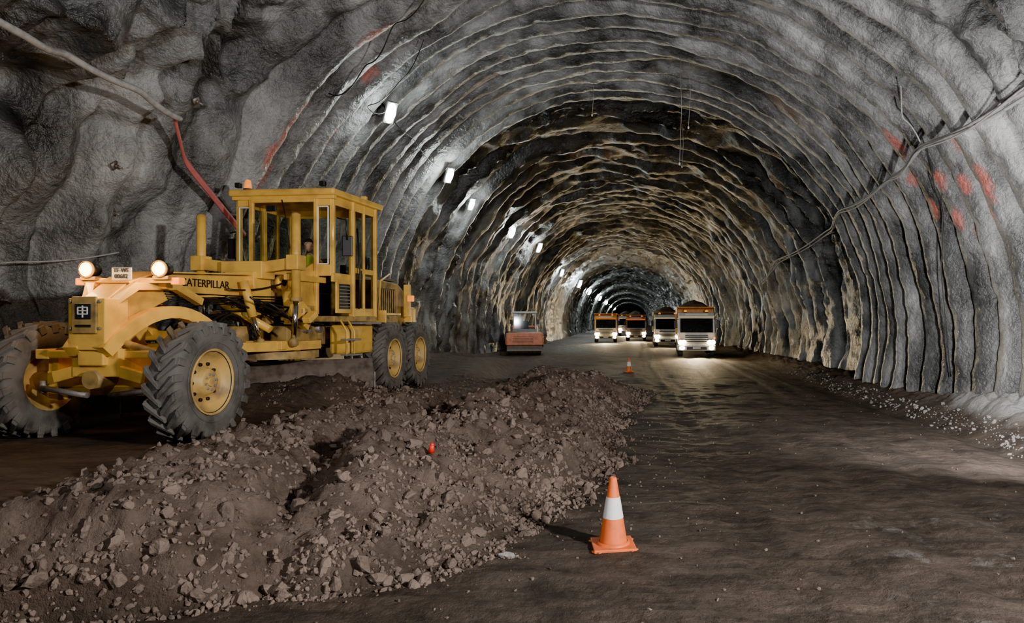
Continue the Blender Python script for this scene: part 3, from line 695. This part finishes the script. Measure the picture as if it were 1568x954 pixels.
for s in (-1,1):
    hd.sph(hc+Vector((s*.030,-.088,.012)),.012,EYE); hd.sph(hc+Vector((s*.030,-.098,.012)),.006,BLK)
    hd.tube([hc+Vector((s*.014,-.097,.034)),hc+Vector((s*.046,-.086,.034))],.005,HAIR,5)
    hd.sph(hc+Vector((s*.080,.0,-.005)),.026,SKINM,(.35,.7,1.1))
hd.tube([hc+Vector((-.024,-.094,-.055)),hc+Vector((0,-.101,-.057)),hc+Vector((.024,-.094,-.055))],.005,RED,5)
bm_=bmesh.new(); bmesh.ops.create_uvsphere(bm_,u_segments=24,v_segments=18,radius=1)
bmesh.ops.delete(bm_,geom=[v for v in bm_.verts if v.co.z<.30 and v.co.y<-.1 or v.co.z<-.35],context='VERTS')
hd.add(bm_,HAIR,True,Matrix.Translation(hc+Vector((0,.006,.006)))@Matrix.Diagonal((.084,.103,.127,1)))
hd.out('head',OP,recalc=True)

# ------------------------------------------------------------------ dump truck
def truck(loc,rz,sc,cabm,boxm,on=True,energy=900,name='dump_truck',load=True,topm=None,high=1.0):
    T=empty(name,loc,rz,sc); b=B(); topm=topm or boxm
    b.prism([(.02,.75),(-.02,1.55),(.10,2.55),(1.9,2.6),(1.95,.85)],-1.2,1.2,cabm,.06)
    b.prism([(.08,2.55),(.30,2.90),(1.9,2.92),(1.9,2.55)],-1.15,1.15,topm,.06)
    b.prism([(-.035,1.62),(.080,2.55),(.11,2.55),(0,1.62)],-1.06,1.06,DGL,.005)
    b.box((0,-.05,2.64),(2.3,.3,.08),topm,(-.5,0,0)); b.box((0,.08,2.80),(1.5,.08,.12),WHT)
    b.box((0,-.06,1.18),(1.5,.06,.50),BLK)
    for k in range(4): b.box((0,-.10,.98+k*.12),(1.5,.03,.05),cabm,bev=.008)
    b.box((0,-.10,.62),(2.46,.42,.36),cabm,bev=.06); b.box((0,-.30,.60),(1.3,.04,.18),BLK)
    b.box((0,-.32,.62),(.5,.02,.11),WHT)
    for s in (-1,1):
        b.box((s*.96,-.10,.98),(.46,.10,.34),GREY,bev=.03)
        for k in (-.10,.11): b.sph((s*.95+k,-.15,.98),.16,HEAD if on else WHT,(1,.3,1))
        b.sph((s*.95,-.31,.62),.13,HEAD if on else WHT,(1.3,.3,1))
        b.box((s*1.15,-.06,1.25),(.12,.06,.16),AMB)
        b.tube([(s*1.15,.12,2.5),(s*1.38,-.05,2.45),(s*1.38,-.05,2.0)],.02,BLK,6); b.box((s*1.38,-.06,2.15),(.2,.08,.5),BLK,bev=.03)
        b.box((s*1.205,.95,1.95),(.02,.9,.75),DGL); b.box((s*1.1,1.0,.65),(.3,.8,.35),cabm)
        b.tube([(s*.35,-.10,1.75),(s*.5,-.06,2.0),(s*.1,-.03,2.1)],.012,BLK,5)
        b.sph((s*.7,.9,3.02),.11,AMB,(1,1,.9)); b.cyl((s*.7,.9,2.90),(s*.7,.9,2.97),.10,BLK)
    b.out('cab',T)
    b=B()
    b.prism([(2.05,1.35),(1.95,3.05*high),(1.3,3.12*high),(1.3,3.2*high),(2.1,3.2*high),(7.7,3.1*high),(7.9,1.6),(7.3,1.25)],-1.25,1.25,boxm,.03)
    for s in (-1,1):
        for k in range(6): b.box((s*1.27,2.6+k*.9,2.15),(.08,.12,1.4),boxm)
        b.box((s*1.22,4.9,3.17*high),(.14,5.7,.12),boxm); b.box((s*.42,4.2,.95),(.14,7.2,.3),BLK)
        b.box((s*1.0,3.3,.9),(.4,1.2,.5),GREY,bev=.08)
    b.box((0,4.5,1.2),(1.2,6.0,.2),BLK)
    b.out('tipper_body',T)
    if load:
        n=22; gx,gy=np.meshgrid(np.linspace(-1.15,1.15,n),np.linspace(2.2,7.6,n*2))
        hz=3.1*high+.6*(1-(gx/1.15)**2)*np.sin(np.clip((gy-2.2)/5.4,0,1)*PI)**.6+.08*fbm(gx*2+loc[0],gy*2,3,3)
        lo=grid_obj('soil_load',np.stack([gx,gy,hz],-1),DIRTL,{}); lo.parent=T
    for i,(y,) in enumerate(((1.1,),(5.6,),(6.9,))):
        for s in (-1,1): wheel('wheel_%d_%d'%(i,(s+1)//2),T,s*1.05,y,.52,.52,.36,s,GREY,tread=False)
    if on:
        l=bpy.data.lights.new('headlamp_beam','SPOT'); l.energy=energy; l.color=(1,.76,.45); l.spot_size=math.radians(95); l.spot_blend=.8; l.shadow_soft_size=.3
        lo=bpy.data.objects.new('headlamp_beam',l); COL.objects.link(lo); lo.parent=T; lo.location=(0,-.5,.98); lo.rotation_euler=(math.radians(66),0,PI)
    return T
def tk(x,y,*a,**k): return truck((x,y,gz(x,y)),*a,**k)
CREAM=mat('cream_paint',(.70,.62,.42),.4,var=.1); TAN=mat('dusty_tipper',(.50,.36,.20),.7,var=.2)
tk(3.55,36.5,math.radians(-3),.82,WHT,ORG,energy=2000,topm=WHT,high=1.04)
tk(2.75,50,math.radians(-1),.82,WHT,TAN,energy=300,topm=WHT)
tk(-2.1,59,math.radians(2),.80,CREAM,ORG,energy=1800,load=False)
tk(.55,64,math.radians(-1),.78,GREY,TAN,energy=1800,topm=REDO)
tk(-.45,85,0,.85,WHT,ORG,energy=3500,topm=WHT)

# ------------------------------------------------------------------ road roller
RLX,RLY=-5.95,38.5
T=empty('road_roller',(RLX,RLY,gz(RLX,RLY)),math.radians(9),.95)
b=B()
b.lathe([(-1.0,.02),(-1.0,.62),(-.98,.68),(-.95,.70),(.95,.70),(.98,.68),(1.0,.62),(1.0,.02)],(0,.75,.70),STEEL,48)
b.out('drum',T)
b=B()
b.box((0,-.12,.98),(2.16,.28,.74),REDO,bev=.05); b.box((0,-.02,.42),(2.10,.14,.34),mat('mud_grey',(.30,.27,.23),.9),bev=.03)
for s in (-1,1): b.box((s*1.07,.75,.85),(.12,1.7,.42),REDO,bev=.05); b.cyl((s*1.0,.75,.7),(s*1.12,.75,.7),.25,BLK,24)
b.box((0,1.62,.95),(2.1,.25,.45),REDO,bev=.05); b.box((0,2.0,.95),(.6,.8,.4),BLK)
b.prism([(2.3,.75),(2.3,1.35),(4.3,1.75),(5.2,1.6),(5.3,.8)],-.85,.85,REDO,.06)
b.out('frame',T)
b=B()
b.box((0,2.95,1.42),(1.5,1.3,.25),GREY)
for s in (-1,1):
    for y in (2.35,3.55): b.box((s*.68,y,2.0),(.07,.07,1.15),WHT)
    b.quad([(s*.68,2.35,1.5),(s*.68,3.55,1.5),(s*.68,3.55,2.5),(s*.68,2.35,2.5)],GLASS)
    b.box((s*.55,2.25,2.44),(.16,.08,.11),WHT); b.box((s*.85,2.25,2.0),(.14,.06,.28),BLK)
b.quad([(-.68,2.33,1.5),(.68,2.33,1.5),(.68,2.33,2.5),(-.68,2.33,2.5)],GLASS)
b.box((0,2.95,2.58),(1.6,1.5,.12),WHT,bev=.04); b.box((0,3.2,1.75),(.5,.5,.6),CABIN,bev=.05); b.cyl((0,2.7,1.5),(0,2.85,2.0),.04,BLK)
for k in range(5): b.box((-.1,-.27,.76+k*.09),(1.2,.01,.015),BLK,bev=0)
b.out('operator_station',T)
for s in (-1,1): wheel('rear_wheel_%d'%((s+1)//2),T,s*.85,4.3,.68,.68,.5,s,REDO)

# ------------------------------------------------------------------ traffic cones
def cone(x,y,sc=1,rz=0):
    C=empty('traffic_cone',(x,y,gz(x,y)+.002),rz,sc); b=B()
    b.box((0,0,.018),(.37,.37,.03),CONEO,bev=.012)
    for i in range(4):
        t=PI/4+i*PI/2; b.box((math.cos(t)*.20,math.sin(t)*.20,.010),(.09,.09,.02),CONEO,(0,0,t),bev=.006)
    def r(z): return .125-(z-.04)*(.125-.030)/.57
    def seg(z0,z1,m,e=0): b.lathe([(z0,r(z0)+e),(z1,r(z1)+e)],(0,0,0),m,40,'Z')
    b.lathe([(.03,.150),(.045,.145),(.055,.128)],(0,0,0),CONEO,40,'Z')
    seg(.05,.26,CONEO); b.lathe([(.26,r(.26)),(.26,r(.26)+.003)],(0,0,0),CONEW,40,'Z'); seg(.26,.44,CONEW,.003); b.lathe([(.44,r(.44)+.003),(.44,r(.44))],(0,0,0),CONEW,40,'Z'); seg(.44,.60,CONEO)
    b.lathe([(.60,r(.60)),(.612,.024),(.612,.016),(.55,.016)],(0,0,0),CONEO,40,'Z')
    b.out('cone_body',C)
cone(-.15,6.0,1.0,.15); cone(-.05,26.0,.9,.4)
b=B(); zz=gz(-1.95,6.7); b.cyl((0,0,-.03),(0,0,.05),.032,RED,16,.022); b.sph((0,0,.05),.022,RED); o=b.out('red_marker_cap'); o.location=(-1.95,6.7,zz+.04); o.rotation_euler=(.3,.2,0)

# ------------------------------------------------------------------ tunnel lamps
lamps=[(136.2,15.0),(138.3,20.7),(141,26.5),(140.5,35.0),(138.5,42),(142,56),(141,72),(142,95),(141,125),(141,160),(141,200),(141,250)]
EN={0:130,1:200,2:330,3:450,4:450,5:700,6:1200,7:1800}
for i,(ph,d) in enumerate(lamps):
    P0=lin(ph,d,.30)
    Lm=empty('tunnel_lamp',P0,0,1.0 if d<30 else 1.35 if d<70 else 1.9)
    inw=Vector((-math.cos(math.radians(ph)),-.75,-math.sin(math.radians(ph)))).normalized()
    Lm.rotation_euler=(-inw).to_track_quat('Z','Y').to_euler()
    b=B(); b.box((0,0,.05),(.24,.50,.10),GREY,bev=.04); b.sph((0,0,.0),.2,LAMP,(.56,1.15,.28),3)
    b.tube([(0,-.2,.08),(0,-.2,.24),(0,.2,.24),(0,.2,.08)],.015,BLK,6); b.tube([(0,.0,.24),(.02,.02,.28)],.012,BLK,6)
    b.out('fixture',Lm)
    l=bpy.data.lights.new('lamp_light','POINT'); l.shadow_soft_size=.12; l.energy=EN.get(i,3000)*.8; l.color=(.90,1,.97)
    lo=bpy.data.objects.new('lamp_light',l); COL.objects.link(lo); lo.parent=Lm; lo.location=(0,0,-.30)
P0=lin(157.5,9.0,.16); Lm=empty('work_floodlight',P0); Lm.rotation_euler=(.2,.5,.3)
b=B(); b.box((0,0,0),(.16,.14,.20),WHT,bev=.02); b.box((0,-.075,0),(.12,.01,.15),LAMP,bev=.002); b.tube([(-.09,0,-.05),(-.09,.1,-.15),(.09,.1,-.15),(.09,0,-.05)],.01,BLK,6); b.out('housing',Lm)

# ------------------------------------------------------------------ hoses, cables, strap
def polyline(ctrl,off,n=14,sag=.0):
    pts=[]
    for (p0,d0),(p1,d1) in zip(ctrl[:-1],ctrl[1:]):
        a=lin(p0,d0,off); c=lin(p1,d1,off)
        for k in range(n):
            t=k/n; q=a.lerp(c,t); q.z-=sag*4*t*(1-t)
            ph=math.degrees(math.atan2(q.z-CZ,q.x)); rr=math.hypot(q.x,q.z-CZ); mxr=float(rad(math.radians(ph),q.y))-.08
            if rr>mxr: s=mxr/rr; q=Vector((q.x*s,q.y,CZ+(q.z-CZ)*s))
            pts.append(q)
    pts.append(lin(*ctrl[-1],off))
    for _ in range(4):
        pts=[pts[0]]+[(pts[i-1]+pts[i]*2+pts[i+1])/4 for i in range(1,len(pts)-1)]+[pts[-1]]
    return pts
b=B(); b.tube(polyline([(150,5.5),(151.5,7.85),(151.5,8.6),(151.5,9.5),(152.5,10.3)],.45,sag=.05),.045,ZINC,10)
b.out('air_hose')
b=B(); b.tube(polyline([(152.5,10.3),(157,11.1),(163.8,12.4)],.35),.05,mat('red_tape',(.50,.12,.11),.6),6,sc=(.5,1.2))
b.tube(polyline([(163.8,12.4),(169,13.0),(172,13.2)],.25),.018,ZINC,6); b.out('marking_strap')
b=B()
random.seed(3)
for k in range(3):
    j=lambda: random.uniform(-1.0,1.0)
    c=[(34.5+j(),8.0),(33.7+j(),10.1),(34.6+j()*.4,13.2),(32.4+j()*.4,14.9),(31+j(),19.3),(28+j(),23.3),(26+j(),30.5),(20+j(),33)]
    b.tube(polyline(c,.20+.06*k,sag=.10+.06*k),.03 if k<2 else .018,ZINC,8)
b.tube(polyline([(44,12.4),(40,13.0),(34.6,13.2)],.2,sag=-.1),.014,ZINC,6); b.tube(polyline([(34.6,13.2),(24,14.0),(12,14.5),(-6,14.8)],.12,sag=.03),.012,BLK,6)
b.out('cable_bundle')
b=B()
for ph,d,L in ((80,16.5,2.6),(78,16.8,1.6),(98,19,1.2),(76,24,1.5)):
    p=lin(ph,d,.02); b.tube([p,p+Vector((.03,0,-L*.5)),p+Vector((-.02,0,-L))],.006,ZINC,5); b.box(p+Vector((-.02,0,-L)),(.04,.04,.06),WHT)
b.out('hanging_wires')
b=B()
b.tube(polyline([(118,12.0),(126,12.4),(133,12.8),(140,13.0)],.3,sag=.25),.012,BLK,6); b.tube(polyline([(124,13.6),(131,14.2),(138,14.6),(136,15.0)],.2,sag=.15),.010,BLK,6)
b.tube(polyline([(136,15.3),(137,17.5),(138.3,20.4)],.15,sag=.15),.012,BLK,6)
b.tube(polyline([(176,7.0),(174,8.2),(171.5,9.6),(169,10.8)],.35,sag=.06),.014,ZINC,6)
b.out('lamp_cables')
b=B()
for ph,d in ((164,8.7),(168,9.4),(172,8.9),(160,10.3),(165,10.9),(158,8.1),(150,10.9),(175,9.8),(30,21.8),(160,24),(156,28),(22,25),(164,13.5),(10,24)):
    p=lin(ph,d,0); q=lin(ph,d,.18); b.cyl(p,q,.016,STEEL,8); m=lin(ph,d,.05); dr=(q-p).normalized(); b.cyl(m,m+dr*.02,.08,STEEL,4); b.cyl(m+dr*.02,m+dr*.06,.03,STEEL,6)
b.out('rock_bolts')

# ------------------------------------------------------------------ lights (out-of-frame floodlights and an added left fill)
def flood(name,loc,tgt,e,size,col=(1,.96,.9),spot=None):
    if spot:
        l=bpy.data.lights.new(name,'SPOT'); l.spot_size=math.radians(spot); l.spot_blend=.7; l.shadow_soft_size=size
    else:
        l=bpy.data.lights.new(name,'AREA'); l.size=size
    l.energy=e; l.color=col; o=bpy.data.objects.new(name,l); COL.objects.link(o); o.location=loc
    o.rotation_euler=(Vector(tgt)-Vector(loc)).to_track_quat('-Z','Y').to_euler(); return o
flood('floodlight_key',(5.2,1.2,3.7),(-4.5,9.5,0.6),1400,.35,(1,.95,.89))
flood('floodlight_right_wall',(4.7,8.0,1.6),(7.4,14.5,3.2),620,.3,(1,.99,.97))
flood('floodlight_roof',(.3,-7.0,1.8),(1.0,18,7.0),3400,.3,(.98,.98,1),spot=60)
flood('fill_left_wall',(-3.5,2.0,4.5),(-8.5,10.5,4.5),125,.3,(.97,.98,1))  # unseen fill light, added to brighten the left wall
w=bpy.data.worlds.new('W'); S.world=w; w.use_nodes=True; w.node_tree.nodes['Background'].inputs[0].default_value=(.5,.55,.6,1); w.node_tree.nodes['Background'].inputs[1].default_value=.01
b=B()
b.lathe([(328,.01),(328,4),(328,9)],(0,0,CZ),SHOT,48,'Y'); b.out('wall_end')

# ------------------------------------------------------------------ camera
cd=bpy.data.cameras.new('cam'); cd.sensor_width=36; cd.lens=24.0; cd.shift_x=-.1154; cd.shift_y=.0083; cd.clip_end=600
co=bpy.data.objects.new('camera',cd); COL.objects.link(co); co.location=(0,0,2.0); co.rotation_euler=(PI/2,0,0); S.camera=co
S.view_settings.view_transform='AgX'
try: S.view_settings.look='AgX - Punchy'
except Exception as e: print(e)
S.view_settings.exposure=.35
